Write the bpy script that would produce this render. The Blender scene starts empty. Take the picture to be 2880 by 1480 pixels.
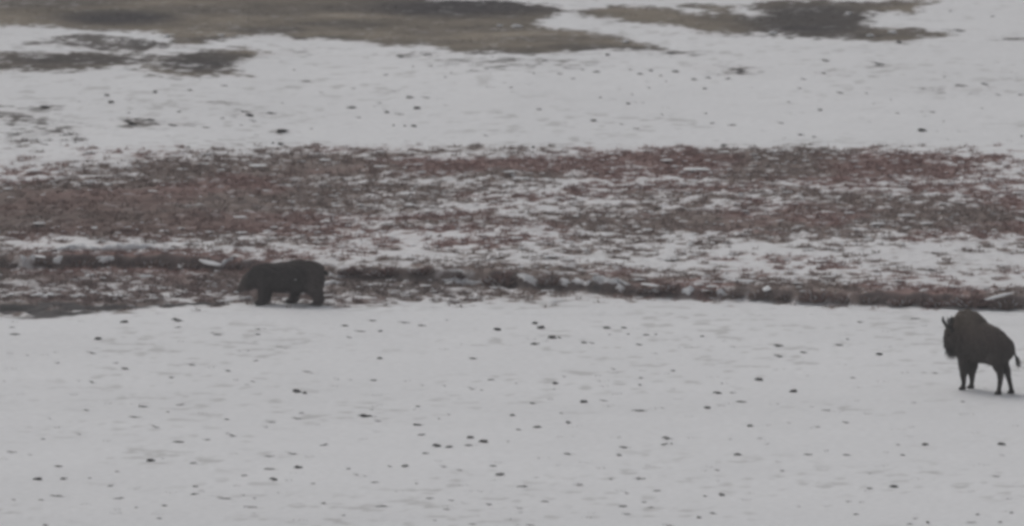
import bpy, bmesh, math, random
import numpy as np
from mathutils import Vector, Matrix

random.seed(7)
rng = np.random.default_rng(11)
SC = bpy.context.scene
COL = SC.collection
R = math.radians

# ------------------------------------------------------------------ camera
CAM_H = 28.0
THC = 7.27                       # depression of the optical axis, degrees
FPX = 27000.0                    # focal length in pixels of the 2880 px wide photograph
cam_d = bpy.data.cameras.new('camera')
cam = bpy.data.objects.new('camera', cam_d)
COL.objects.link(cam)
cam.location = (0, 0, CAM_H)
cam.rotation_euler = (R(90 - THC), 0, 0)
cam_d.sensor_width = 36
cam_d.lens = 36 * FPX / 2880
cam_d.clip_start = 1
cam_d.clip_end = 5000
cam_d.dof.use_dof = True
cam_d.dof.focus_distance = 200
cam_d.dof.aperture_fstop = 1.6
SC.camera = cam

# ------------------------------------------------------------------ overcast sky and a very soft sun
SUN_EL, SUN_AZ = 48.0, -35.0
w = bpy.data.worlds.new('World')
SC.world = w
w.use_nodes = True
nt = w.node_tree
nt.nodes.clear()
sky = nt.nodes.new('ShaderNodeTexSky')
sky.sky_type = 'NISHITA'
sky.sun_disc = False
sky.sun_elevation = R(SUN_EL)
sky.sun_rotation = R(SUN_AZ)
sky.dust_density = 5.0
sky.air_density = 1.0
hs = nt.nodes.new('ShaderNodeHueSaturation')
hs.inputs['Saturation'].default_value = 0.30
bg = nt.nodes.new('ShaderNodeBackground')
bg.inputs['Strength'].default_value = 0.10
wo = nt.nodes.new('ShaderNodeOutputWorld')
nt.links.new(sky.outputs[0], hs.inputs['Color'])
nt.links.new(hs.outputs[0], bg.inputs['Color'])
nt.links.new(bg.outputs[0], wo.inputs['Surface'])

sd = bpy.data.lights.new('sun', 'SUN')
sd.energy = 0.6
sd.angle = R(35)
sd.color = (1.0, 0.975, 0.95)
sun = bpy.data.objects.new('sun', sd)
COL.objects.link(sun)
el, az = R(SUN_EL), R(SUN_AZ)
dirv = Vector((math.sin(az) * math.cos(el), math.cos(az) * math.cos(el), math.sin(el)))
sun.rotation_euler = dirv.to_track_quat('Z', 'Y').to_euler()
sun.location = (0, 200, 60)

SC.view_settings.view_transform = 'Standard'
SC.view_settings.look = 'None'
SC.view_settings.exposure = -0.49
SC.view_settings.gamma = 1
SC.view_settings.use_curve_mapping = False
SC.render.engine = 'CYCLES'
SC.cycles.max_bounces = 6
SC.cycles.diffuse_bounces = 3
SC.cycles.volume_bounces = 1
SC.cycles.pixel_filter_type = 'BLACKMAN_HARRIS'
SC.cycles.filter_width = 3.4
SC.cycles.use_denoising = True

# ------------------------------------------------------------------ helpers
def tag(o, label=None, cat=None, group=None, kind=None):
    if label: o['label'] = label
    if cat: o['category'] = cat
    if group: o['group'] = group
    if kind: o['kind'] = kind
    return o

def link(name, me, parent=None):
    o = bpy.data.objects.new(name, me)
    COL.objects.link(o)
    if parent: o.parent = parent
    return o

def np_mesh(name, verts, faces, colors=None, smooth=False, mats=(), mat_idx=None):
    """faces: (n,3) or (n,4) array"""
    me = bpy.data.meshes.new(name)
    v = np.ascontiguousarray(verts, dtype=np.float32)
    f = np.ascontiguousarray(faces, dtype=np.int32)
    n, k = f.shape
    me.vertices.add(len(v)); me.vertices.foreach_set('co', v.ravel())
    me.loops.add(n * k); me.loops.foreach_set('vertex_index', f.ravel())
    me.polygons.add(n)
    me.polygons.foreach_set('loop_start', np.arange(0, n * k, k, dtype=np.int32))
    if colors is not None:
        a = me.color_attributes.new('tint', 'FLOAT_COLOR', 'POINT')
        c = np.ones((len(v), 4), dtype=np.float32)
        c[:, :3] = colors
        a.data.foreach_set('color', c.ravel())
    for m in mats: me.materials.append(m)
    if mat_idx is not None:
        me.polygons.foreach_set('material_index', np.ascontiguousarray(mat_idx, dtype=np.int32))
    me.polygons.foreach_set('use_smooth', np.full(n, smooth, dtype=bool))
    me.update(calc_edges=True)
    return me

def hash2(ix, iy, seed):
    h = (ix.astype(np.int64) * 374761393 + iy.astype(np.int64) * 668265263 + seed * 974711) & 0xffffffff
    h = ((h ^ (h >> 13)) * 1274126177) & 0xffffffff
    h = ((h ^ (h >> 16)) * 2246822519) & 0xffffffff
    return ((h ^ (h >> 15)) & 0xffffff) / float(0xffffff)

def vnoise(x, y, seed=0):
    xi = np.floor(x); yi = np.floor(y)
    fx = x - xi; fy = y - yi
    fx = fx * fx * fx * (fx * (fx * 6 - 15) + 10); fy = fy * fy * fy * (fy * (fy * 6 - 15) + 10)
    a = hash2(xi, yi, seed); b = hash2(xi + 1, yi, seed)
    c = hash2(xi, yi + 1, seed); d = hash2(xi + 1, yi + 1, seed)
    return (a * (1 - fx) + b * fx) * (1 - fy) + (c * (1 - fx) + d * fx) * fy

def fbm(x, y, s, octaves=4, seed=0, gain=0.5):
    """x, y metres; s = size of the largest feature in metres; returns about 0..1"""
    t = 0; amp = 1; tot = 0
    ca, sa = math.cos(0.6), math.sin(0.6)
    X, Y = x / s, y / s
    for o in range(octaves):
        t = t + amp * vnoise(X + 17.3 * o, Y - 9.1 * o, seed + o * 7)
        tot += amp; amp *= gain
        X, Y = (X * ca - Y * sa) * 2.03, (X * sa + Y * ca) * 2.03
    return t / tot

def sstep(a, b, x):
    t = np.clip((x - a) / (b - a), 0, 1)
    return t * t * (3 - 2 * t)

# ------------------------------------------------------------------ the lie of the land
def project(x, y, z):
    """world -> pixel of the 2880 x 1480 photograph"""
    c, s = math.cos(R(THC)), math.sin(R(THC))
    dz = z - CAM_H
    depth = y * c - dz * s
    up = y * s + dz * c
    return 1440 + FPX * x / depth, 740 - FPX * up / depth

# the foot of the cut bank (depth in metres against x), its height, and its sharpness
BX = np.array([-60, -12, -9.5, -7.5, -5.5, -4, -2, 0, 1.5, 3, 5, 7, 9, 11.5, 60.0])
BY = np.array([218.5, 218.3, 218.2, 217.9, 217.4, 216.6, 216.1, 215.3, 214.6, 213.9, 213.3, 212.5, 212.0, 211.5, 210.5])
BH = np.array([.22, .22, .27, .25, .18, .19, .23, .27, .22, .19, .19, .20, .23, .22, .2])

def base_z(x, y):
    yb = np.interp(x, BX, BY) + 0.5 * (fbm(x, x * 0, 1.3, 3, 5) - .5) + .25 * (fbm(x, x * 0, .35, 2, 8) - .5)
    t = y - yb
    h = np.interp(x, BX, BH)
    h = h * (1 + (0.5 * fbm(x, x * 0, .8, 3, 9) - .25) * np.exp(-np.clip(t, 0, 50) / 1.2))
    z = h * sstep(-0.02, 0.28, t)                                   # the bank
    z = z - 0.05 * np.exp(-((t + .25) / .3) ** 2)                   # washed out foot
    z = z + 0.018 * np.clip(y - 215, 0, 25) + 0.024 * np.clip(y - 240, 0, 1e9)
    apron = np.clip(1 - np.abs(y - (yb - 2.2)) / 2.4, 0, 1)         # lumpy strip below the bank
    z = z + apron * 0.05 * sstep(1, -4, x) 
    # a shallow ditch at the toe of the apron
    yd = np.interp(x, [-60, -11.5, -8, -5, -3], [211.2, 211.4, 211.9, 212.6, 213])
    amp = np.interp(x, [-12, -9, -6, -4.5], [.14, .10, .05, 0])
    z = z - amp * np.exp(-((y - yd) / .55) ** 2)
    # broad swells
    z = z + 0.10 * (fbm(x, y, 14, 2, 21) - .5) * sstep(150, 176, y) + 0.035 * (fbm(x, y, 2.5, 3, 22) - .5)
    # the valley side the photographer stands on
    u = np.clip(1 - y / 110.0, 0, None)
    z = z + 26.3 * np.minimum(u, 1.0) ** 2
    # far slope goes on rising gently
    z = np.minimum(z, 27 + 0 * z)
    return z, t

PX = np.arange(0, 2881, 240)
ROWS = [
 (388, [0,0,0,0,0,0,0,0,0,0,0,0,0]),
 (405, [.03,.03,.06,.04,.06,.05,.02,.05,.12,.06,.04,.05,.03]),
 (418, [.05,.10,.2,.15,.35,.25,.2,.3,.5,.3,.2,.12,.1]),
 (432, [.12,.3,.45,.5,.6,.5,.5,.45,.8,.7,.5,.25,.14]),
 (448, [.25,.3,.55,.75,.85,.65,.65,.7,.85,.9,.7,.6,.2]),
 (475, [.35,.6,.85,.92,.96,.85,.95,.75,.75,.85,.92,.8,.3]),
 (503, [.45,.55,.82,.85,.85,.65,.55,.5,.65,.8,.8,.45,.3]),
 (522, [.6,.7,.85,.9,.75,.45,.45,.5,.55,.6,.75,.5,.5]),
 (538, [.92,.96,.95,.9,.75,.45,.42,.5,.55,.6,.75,.5,.5]),
 (562, [.97,.97,.97,.9,.65,.5,.38,.45,.6,.5,.7,.6,.65]),
 (590, [1,1,1,.95,.65,.55,.4,.45,.75,.62,.75,.72,.78]),
 (615, [1,1,1,.97,.62,.85,.62,.6,.97,.92,.78,.82,.88]),
 (640, [.9,.95,.95,.92,.85,.5,.6,.5,.9,.96,.62,.68,.88]),
 (662, [.75,.85,.8,.62,.42,.38,.34,.3,.34,.55,.5,.6,.62]),
 (684, [.6,.3,.35,.5,.45,.4,.4,.36,.27,.28,.32,.32,.4]),
 (700, [.75,.35,.38,.55,.44,.4,.36,.33,.30,.30,.34,.32,.36]),
 (720, [.9,.92,.9,.62,.42,.38,.34,.32,.30,.30,.34,.32,.33]),
 (742, [.85,.97,.95,.88,.62,.40,.34,.32,.30,.30,.34,.30,.30]),
 (768, [.75,.75,.88,.9,.9,.8,.75,.55,.38,.32,.3,.30,.30]),
 (798, [.85,.88,.85,.8,.85,.8,.8,.9,.85,.7,.45,.3,.24]),
 (822, [.6,.65,.65,.7,.68,.65,.65,.75,.9,.95,.95,.9,.8]),
 (842, [.8,.75,.55,.5,.55,.55,.5,.25,.35,.7,.95,.95,.95]),
 (854, [1,.95,.7,.25,.3,.25,.25,.05,.08,.2,.5,.8,.95]),
 (868, [1,.9,.12,.03,.03,.03,.02,.01,.02,.03,.05,.1,.3]),
 (880, [.9,.4,.05,0,0,0,0,0,0,0,0,0,0]),
 (892, [.3,.05,0,0,0,0,0,0,0,0,0,0,0]),
 (903, [0]*13)]
RY = np.array([r[0] for r in ROWS], float)
RD = np.array([r[1] for r in ROWS], float)

def density(px, py):
    cx = np.clip(px / 240.0, 0, 11.999); ci = cx.astype(int); cf = cx - ci
    ri = np.clip(np.searchsorted(RY, py) - 1, 0, len(RY) - 2)
    rf = np.clip((py - RY[ri]) / (RY[ri + 1] - RY[ri]), 0, 1)
    a = RD[ri, ci] * (1 - cf) + RD[ri, ci + 1] * cf
    b = RD[ri + 1, ci] * (1 - cf) + RD[ri + 1, ci + 1] * cf
    return a * (1 - rf) + b * rf

P1 = [(-900,-60),(1213,-60),(1213,2),(1348,4),(1541,15),(1586,33),(1541,50),(1497,68),(1556,80),(1668,93),(1735,104),(1817,119),(1873,143),(1780,141),(1668,140),(1594,146),(1519,153),(1437,154),(1277,150),(1250,138),(1176,130),(1072,130),(997,115),(835,110),(783,99),(708,102),(596,115),(500,135),(466,100),(395,90),(238,77),(168,76),(-900,71)]
P2 = [(1600,36),(1631,28),(1735,18),(1854,25),(1920,38),(2013,40),(1987,24),(1931,15),(2032,15),(2088,17),(2055,32),(2117,46),(2124,38),(2114,15),(2144,4),(2293,2),(2400,5),(2590,1),(2650,5),(2590,22),(2553,35),(2453,34),(2440,56),(2460,75),(2553,80),(2628,90),(2665,100),(2590,104),(2545,122),(2509,118),(2404,112),(2255,106),(2129,98),(1983,97),(1920,77),(1860,66),(1780,60),(1690,50)]
P3 = [(-900,140),(52,150),(347,149),(484,149),(566,142),(690,130),(764,153),(690,167),(650,200),(700,216),(581,214),(473,220),(429,209),(373,185),(261,198),(-900,204)]
P4 = [(140,104),(250,98),(400,108),(470,120),(480,150),(200,138)]

def poly_sd(px, py, poly):
    """signed distance in pixels, positive inside (rows stretched so the soft edge is even on the ground)"""
    d = np.full(px.shape, 1e9); inside = np.zeros(px.shape, bool)
    k = 4.0
    n = len(poly)
    for i in range(n):
        x0, y0 = poly[i]; x1, y1 = poly[(i + 1) % n]
        cond = ((y0 > py) != (y1 > py))
        if y1 != y0:
            xin = (x1 - x0) * (py - y0) / (y1 - y0) + x0
            inside ^= cond & (px < xin)
        ax, ay, bx, by = x0, y0 * k, x1, y1 * k
        vx, vy = bx - ax, by - ay
        t = np.clip(((px - ax) * vx + (py * k - ay) * vy) / (vx * vx + vy * vy + 1e-9), 0, 1)
        d = np.minimum(d, np.hypot(px - ax - t * vx, py * k - ay - t * vy))
    return np.where(inside, d, -d)

BLOBS = [(40,330,110,26,.62),(150,370,120,30,.40),(395,348,75,16,.66),(500,350,50,8,.5),(130,303,45,6,.6),(700,322,60,12,.45),(790,371,40,7,.6),
         (60,395,90,20,.28),(610,290,60,8,.3),(2080,200,60,18,.5),(2000,190,80,16,.3),(1900,150,90,8,.3),(2330,205,80,10,.25),
         (1180,155,160,10,.3),(1450,180,260,22,.22),(60,450,120,10,.45),(180,462,120,8,.4),(300,440,120,8,.4),(330,487,150,9,.35),(2700,250,150,12,.22),
         (420,160,60,25,.35),(800,150,90,10,.3),(2480,185,60,6,.3),(2700,85,60,5,.3),(2860,110,70,5,.3),(880,135,90,6,.25),(110,120,60,12,.35)]
DARKS = [(1350,150,250,8,.6),(1700,138,170,8,.7),(2300,100,260,10,.75),(620,112,150,8,.6),(900,109,100,6,.6),(150,190,260,12,.6),(2420,14,150,14,.5),(1000,60,60,8,.3),(120,10,260,16,.55),(960,70,120,10,.45),(1010,25,200,14,.6),(1560,110,160,12,.4),(2010,50,90,10,.35),(1350,85,140,8,.35),(330,50,200,24,.95),(1300,22,340,30,1.0),(700,28,330,20,.5),(1650,135,140,14,.6),(2280,60,220,60,.95),(2560,92,100,14,.5),(760,85,130,12,.6),(1200,92,90,12,.35),
         (560,175,170,36,.85),(220,168,340,22,.8),(1450,140,240,8,.4),(1150,120,220,8,.25),(1900,88,200,8,.35),(430,120,80,20,.4)]

def cover(x, y, z):
    """vegetation cover 0..1 (threshold field), darkness and redness of what grows there"""
    px, py = project(x, y, z)
    D = density(px, py)
    for cx, cy, rx, ry, a in BLOBS:
        q = ((px - cx) / rx) ** 2 + ((py - cy) / ry) ** 2
        D = np.maximum(D, a * np.exp(-q * 1.2))
    top = py < 240
    patch = np.zeros(px.shape); 
    if top.any():
        tx, ty = px[top], py[top]
        wob = (fbm(x[top], y[top], 1.2, 4, 31) - .5) * 46
        sd = np.maximum.reduce([poly_sd(tx, ty, P) for P in (P1, P2, P3)]) + wob
        pt = sstep(-42, 44, sd)
        # snow left lying in the patches, thicker at the left hand
        sd4 = poly_sd(tx, ty, P4)
        p4 = sstep(-20, 20, sd4 + wob) * .66
        patch[top] = pt
        dd = D[top]
        dd = np.maximum(dd, np.maximum(pt * 0.99, p4))
        mixz = sstep(-150, 60, -np.abs(tx - 420)) * sstep(125, 140, ty)
        dd = np.where(pt > .5, dd - .42 * mixz - .12 * sstep(120, 135, ty) * (tx < 900), dd)
        D[top] = dd
    dark = np.zeros(px.shape)
    for cx, cy, rx, ry, a in DARKS:
        q = ((px - cx) / rx) ** 2 + ((py - cy) / ry) ** 2
        dark = np.maximum(dark, a * np.exp(-q * q * .9))
    return px, py, D, patch, dark

C_SNOW = np.array([.80, .805, .815])
C_RED = np.array([.275, .182, .165])
C_GREY = np.array([.255, .205, .184])
C_DARK = np.array([.060, .054, .052])
C_OLIVE = np.array([.235, .200, .155])
C_SOIL = np.array([.125, .100, .094])

def micro(x, y, D, patch):
    """small relief: heath hummocks and the crust of the snow"""
    hum = np.abs(fbm(x, y, .55, 3, 41) - .5) * 2           # 0 in the creases
    hum = 1 - hum
    veg = np.clip(D * 1.3, 0, 1) * (1 - .6 * patch)
    z = veg * (0.10 * (hum ** 2 - .45) + 0.06 * (fbm(x, y, .22, 2, 43) - .5))
    z = z + 0.012 * (fbm(x, y, .5, 3, 47) - .5)
    return z, hum

def veg_colour(x, y, px, py, patch, dark):
    n1 = fbm(x, y, 3.2, 4, 61)
    n2 = fbm(x, y, .5, 3, 63)
    red = sstep(.42, .60, n1 + .10 * sstep(560, 440, py) * sstep(900, 2000, px) + .05 * sstep(1300, 300, px) - .05)
    c = C_GREY[None, :] * (1 - red[:, None]) + C_RED[None, :] * red[:, None]
    red = red * sstep(385, 430, py)
    # the wide bare heath on the one side is a darker, even brown
    b = np.exp(-(((px - 250) / 520) ** 2 + ((py - 610) / 75) ** 2) * 1.1) * .85
    c = c * (1 - b[:, None]) + np.array([.150, .110, .095])[None, :] * b[:, None]
    ap = (sstep(765, 790, py) * sstep(1500, 1200, px) * .7)[:, None]
    c = c * (1 - ap) + np.array([.185, .152, .142])[None, :] * ap
    up = (sstep(420, 385, py) * .9)[:, None]
    c = c * (1 - up) + np.array([.135, .130, .122])[None, :] * up
    ol = patch[:, None]
    c = c * (1 - ol) + C_OLIVE[None, :] * ol
    st = fbm(x * .35, y, 1.6, 4, 67)[:, None]
    c = c * (1 - ol) + c * ol * (.35 + 1.25 * st)
    d = np.clip(dark * (.75 + .5 * st[:, 0]), 0, 1)[:, None]
    purple = np.array([.040, .035, .036])
    c = c * (1 - d) + purple[None, :] * d
    return c * (0.80 + .40 * n2)[:, None]

def ground_fields(x, y):
    z, t = base_z(x, y)
    px, py, D, patch, dark = cover(x, y, z)
    mz, hum = micro(x, y, D, patch)
    n = .40 * fbm(x * .75, y, .36, 3, 71, .65) + .20 * fbm(x * .5, y, 1.9, 3, 73) + .40 * fbm(x * .7, y, .17, 2, 75)
    # rescale noise to fill 0..1 about evenly, then threshold by cover; crowns of hummocks keep their snow
    n = sstep(.28, .72, n + .10 * (hum - .6) * (1 - patch))
    V = sstep(-.27, .25, D * 1.12 - .03 - n) * sstep(.0, .07, D)
    # cut face of the bank: bare soil
    face = sstep(-.10, .0, t) * sstep(.34, .20, t) * sstep(.22, .5, D + .25)
    face = face * np.maximum(sstep(.44, .56, fbm(x, y * .2, .8, 3, 77)), np.maximum(sstep(660, 600, px) * sstep(90, 160, px), sstep(2560, 2640, px))) * (.92 - .45 * np.exp(-((px - 2080) / 130) ** 2) - .4 * np.exp(-((px - 1180) / 140) ** 2))
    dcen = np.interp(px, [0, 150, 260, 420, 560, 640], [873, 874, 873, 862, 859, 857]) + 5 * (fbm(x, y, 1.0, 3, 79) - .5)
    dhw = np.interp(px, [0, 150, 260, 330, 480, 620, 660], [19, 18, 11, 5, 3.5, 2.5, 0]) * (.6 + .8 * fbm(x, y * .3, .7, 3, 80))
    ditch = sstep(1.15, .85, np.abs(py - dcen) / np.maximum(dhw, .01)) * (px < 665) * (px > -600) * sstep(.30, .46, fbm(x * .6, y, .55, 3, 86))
    return z, mz, px, py, D, patch, dark, V, face, ditch, n

HOLLOW_SHADE = [(1405,797,80,12),(1548,800,45,14),(1650,812,90,10),(1760,820,110,10),(1870,828,60,9),(2130,842,60,9),(2560,858,200,11),(2800,866,100,12),(300,748,180,14),(560,752,90,12),(1060,778,90,8)]  # ellipses of painted shade standing for cavities in the bank face
def ground_colour(x, y, px, py, D, patch, dark, V, face, ditch):
    vc = veg_colour(x, y, px, py, patch, dark)
    s = C_SNOW[None, :] * (0.95 + 0.05 * fbm(x, y, 1.1, 4, 81)[:, None] + .09 * fbm(x * .4, y, 5.0, 3, 82)[:, None])
    # thin snow with old grass showing through in faint smudges
    th = sstep(.60, .78, fbm(x, y, .38, 3, 83)) * sstep(.36, .66, fbm(x, y, 3.5, 2, 85)) * .42
    thin = th[:, None]
    s = s * (1 - thin) + np.array([.33, .32, .30])[None, :] * thin
    # damp thin snow beside the vegetation
    near = (sstep(0, .6, D) * .26)[:, None]
    s = s * (1 - near) + np.array([.60, .545, .535])[None, :] * near
    # pinkish cast where twigs stand in the snow
    c = s * (1 - V[:, None]) + vc * V[:, None]
    f = face[:, None]
    soil = C_SOIL[None, :] * (0.8 + .8 * fbm(x, y, .3, 3, 91)[:, None])
    hol_shade = np.zeros(px.shape)
    for cx, cy, rx, ry in HOLLOW_SHADE: hol_shade = np.maximum(hol_shade, np.exp(-1.1 * (((px - cx) / rx) ** 2 + ((py - cy) / ry) ** 2)))
    soil = soil * (1 - .68 * hol_shade[:, None])  # darkness of the hollows put into the soil colour
    f = np.maximum(f, (hol_shade * (np.clip(face * 3, 0, 1)))[:, None])
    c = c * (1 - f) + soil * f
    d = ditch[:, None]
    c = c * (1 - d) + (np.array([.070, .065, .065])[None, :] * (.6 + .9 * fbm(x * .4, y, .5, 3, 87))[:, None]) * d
    return c

# ------------------------------------------------------------------ materials
def new_mat(name, rough=.9):
    m = bpy.data.materials.new(name)
    m.use_nodes = True
    b = m.node_tree.nodes['Principled BSDF']
    b.inputs['Roughness'].default_value = rough
    b.inputs['Specular IOR Level'].default_value = 0.2
    return m, m.node_tree, b

def noise_colour(m_nt, b, base, amp, scale, attr=None, bump=0.0, bscale=None):
    """base colour (or attribute) broken up by object space noise"""
    tc = m_nt.nodes.new('ShaderNodeTexCoord')
    nz = m_nt.nodes.new('ShaderNodeTexNoise')
    nz.inputs['Scale'].default_value = scale
    nz.inputs['Detail'].default_value = 5
    m_nt.links.new(tc.outputs['Object'], nz.inputs['Vector'])
    mr = m_nt.nodes.new('ShaderNodeMapRange')
    mr.inputs['From Min'].default_value = .3; mr.inputs['From Max'].default_value = .7
    mr.inputs['To Min'].default_value = 1 - amp; mr.inputs['To Max'].default_value = 1 + amp
    m_nt.links.new(nz.outputs['Fac'], mr.inputs['Value'])
    vm = m_nt.nodes.new('ShaderNodeVectorMath'); vm.operation = 'SCALE'
    if attr:
        at = m_nt.nodes.new('ShaderNodeAttribute'); at.attribute_name = attr
        m_nt.links.new(at.outputs['Color'], vm.inputs[0])
    else:
        vm.inputs[0].default_value = base
    m_nt.links.new(mr.outputs[0], vm.inputs['Scale'])
    m_nt.links.new(vm.outputs[0], b.inputs['Base Color'])
    if bump:
        nb = m_nt.nodes.new('ShaderNodeTexNoise')
        nb.inputs['Scale'].default_value = bscale or scale * 2
        nb.inputs['Detail'].default_value = 4
        m_nt.links.new(tc.outputs['Object'], nb.inputs['Vector'])
        bp = m_nt.nodes.new('ShaderNodeBump')
        bp.inputs['Strength'].default_value = bump
        bp.inputs['Distance'].default_value = .02
        m_nt.links.new(nb.outputs['Fac'], bp.inputs['Height'])
        m_nt.links.new(bp.outputs[0], b.inputs['Normal'])

MAT_GROUND, t_, b_ = new_mat('snow_and_heath', .85)
noise_colour(t_, b_, None, .05, 6.0, 'tint', .35, 9.0)
MAT_TWIG, t_, b_ = new_mat('twigs', .95)
noise_colour(t_, b_, None, .10, 9.0, 'tint')
MAT_SNOW, t_, b_ = new_mat('snow', .8)
noise_colour(t_, b_, (.80, .805, .815), .05, 8.0, None, .3, 14.0)
MAT_TUFT, t_, b_ = new_mat('dead_grass', .95)
noise_colour(t_, b_, (.100, .093, .088), .25, 12.0)
MAT_TUFT_PALE, t_, b_ = new_mat('frosted_grass', .95)
noise_colour(t_, b_, (.42, .41, .40), .2, 12.0)
MAT_TUFT_MID, t_, b_ = new_mat('half_buried_grass', .95)
noise_colour(t_, b_, (.24, .23, .22), .25, 12.0)

# ------------------------------------------------------------------ ground sheets
def grow(a, b, first, q):
    out = []; p = a; s = first
    while (b - p) * np.sign(b - a) > 0:
        p = p + s * np.sign(b - a); s *= q; out.append(p)
    return out

XD = np.arange(-15.6, 15.61, .056)
XS = np.array(sorted(grow(-15.6, -900, .12, 1.35)) + list(XD) + grow(15.6, 900, .12, 1.35))
Y_NEAR = np.array(sorted(grow(174.5, -150, .2, 1.28)) + list(np.arange(174.5, 210.6, .11)))
Y_MID = np.arange(210.5, 240.31, .058)
Y_FAR = np.array(list(np.arange(240.26, 270.5, .11)) + grow(270.5, 1500, .2, 1.3))
Y_MID = np.array(list(Y_MID)); Y_MID[0] = Y_NEAR[-1]; Y_FAR[0] = Y_MID[-1]

def sheet(name, ys):
    X, Y = np.meshgrid(XS, ys)
    x = X.ravel(); y = Y.ravel()
    z, mz, px, py, D, patch, dark, V, face, ditch, n = ground_fields(x, y)
    far = (np.abs(x) > 17) | (y < 172) | (y > 273)
    D = np.where(y < 170, 0, D); V = np.where(y < 170, 0, V)
    V = np.where(y > 273, sstep(.5, .6, fbm(x, y, 40, 4, 99)), V)
    c = ground_colour(x, y, px, py, D, patch, dark, V, face, ditch)
    nx, ny = len(XS), len(ys)
    idx = np.arange(nx * ny).reshape(ny, nx)
    F = np.stack([idx[:-1, :-1], idx[:-1, 1:], idx[1:, 1:], idx[1:, :-1]], -1).reshape(-1, 4)
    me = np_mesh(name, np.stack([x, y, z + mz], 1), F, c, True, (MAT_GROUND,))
    o = link(name, me)
    tag(o, kind='structure')
    return o

sheet('snowy_ground', Y_NEAR)
sheet('heath_ground', Y_MID)
sheet('hillside', Y_FAR)

def gz(x, y):
    xa = np.atleast_1d(np.asarray(x, float)); ya = np.atleast_1d(np.asarray(y, float))
    z, t = base_z(xa, ya)
    px, py, D, patch, dark = cover(xa, ya, z)
    mz, _ = micro(xa, ya, D, patch)
    return z + mz

_yy = np.arange(172, 280, .05)
def on_ground(px, py):
    """the ground point seen at a pixel of the photograph"""
    c, s = math.cos(R(THC)), math.sin(R(THC))
    a = (px - 1440) / FPX; b = (740 - py) / FPX
    # ray: depth 1 -> forward (0, c, -s) + right a + up b (0, s, c)
    dx, dy, dz = a, c + b * s, -s + b * c
    X = _yy * dx / dy; Z = CAM_H + _yy * dz / dy
    g, _ = base_z(X, _yy)
    below = np.nonzero(Z < g)[0]
    i = below[0] if len(below) else len(_yy) - 1
    x, y = float(X[i]), float(_yy[i])
    return x, y, float(gz(x, y)[0])

# ------------------------------------------------------------------ heath cover: twigs, grass blades and snow lying on them
def blades(px_, py_, n, hmin, hmax, wmin, wmax, lean, per, colour_fn, spread=.04):
    """per-clump fans of thin triangles; returns verts, faces, colours"""
    k = len(px_)
    cx = np.repeat(px_, per) + rng.normal(0, spread, k * per)
    cy = np.repeat(py_, per) + rng.normal(0, spread, k * per)
    z = gz(cx, cy) - .01
    h = rng.uniform(hmin, hmax, k * per) * np.repeat(rng.uniform(.6, 1.3, k), per)
    wd = rng.uniform(wmin, wmax, k * per)
    a = rng.uniform(0, math.pi, k * per)
    lx = rng.normal(0, lean, k * per) * h; ly = rng.normal(0, lean, k * per) * h
    ux, uy = np.cos(a) * wd / 2, np.sin(a) * wd / 2
    v = np.stack([np.stack([cx - ux, cy - uy, z], 1), np.stack([cx + ux, cy + uy, z], 1), np.stack([cx + lx, cy + ly, z + h], 1)], 1).reshape(-1, 3)
    f = np.arange(len(v)).reshape(-1, 3)
    c = np.repeat(colour_fn(cx, cy), 3, axis=0)
    return v, f, c

def sample(n, y0, y1, need):
    x = rng.uniform(-15, 15, n); y = rng.uniform(y0, y1, n)
    z, mz, px, py, D, patch, dark, V, face, ditch, nn = ground_fields(x, y)
    keep = need(px, py, D, patch, V, face, ditch)
    return x[keep], y[keep]

def vcol(x, y):
    z, t = base_z(x, y)
    px, py, D, patch, dark = cover(x, y, z)
    return veg_colour(x, y, px, py, patch, dark) * rng.uniform(.85, 1.6, len(x))[:, None]

x, y = sample(46000, 210.8, 240, lambda px, py, D, pa, V, f, d: (V > .5) & (d < .5) & (rng.random(len(V)) < .30 + .7 * (D < .9)))
v, f, c = blades(x, y, len(x), .04, .12, .012, .03, .55, 9, vcol, .05)
o = link('low_heath', np_mesh('low_heath', v, f, c, False, (MAT_TWIG,)))
tag(o, 'reddish brown low heath with bare twigs covering the flat behind the bear', None, None, 'stuff')

x, y = sample(30000, 236, 270, lambda px, py, D, pa, V, f, d: (V > .5))
v, f, c = blades(x, y, len(x), .02, .05, .010, .022, .9, 5, vcol, .07)
o = link('dry_grass', np_mesh('dry_grass', v, f, c, False, (MAT_TWIG,)))
tag(o, 'olive brown dry grass in the bare patches of the upper slope', None, None, 'stuff')

def lumps(xs, ys, zs, rx, ry, rz, seg=6):
    """small flattened domes of snow with an uneven rim, many in one mesh"""
    k = len(xs)
    ang = np.linspace(0, 2 * math.pi, seg, endpoint=False)
    jit = rng.uniform(.7, 1.3, (k, seg))
    rot = rng.uniform(0, 6.28, k)
    def ring(scale, zz):
        a = ang[None, :] + rot[:, None]
        return np.stack([xs[:, None] + rx[:, None] * scale * jit * np.cos(a), ys[:, None] + ry[:, None] * scale * jit * np.sin(a), zs[:, None] + rz[:, None] * zz + 0 * a], -1)
    r0 = ring(1.0, 0.0); r1 = ring(.8, .65)
    topv = np.stack([xs, ys, zs + rz], -1)[:, None, :]
    v = np.concatenate([r0, r1, topv], 1)
    m = 2 * seg + 1
    fs = []
    for i in range(seg):
        j = (i + 1) % seg
        fs.append((i, j, seg + j)); fs.append((i, seg + j, seg + i)); fs.append((seg + i, seg + j, 2 * seg))
    fs = np.array(fs)[None] + (np.arange(k) * m)[:, None, None]
    return v.reshape(-1, 3), fs.reshape(-1, 3)

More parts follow.
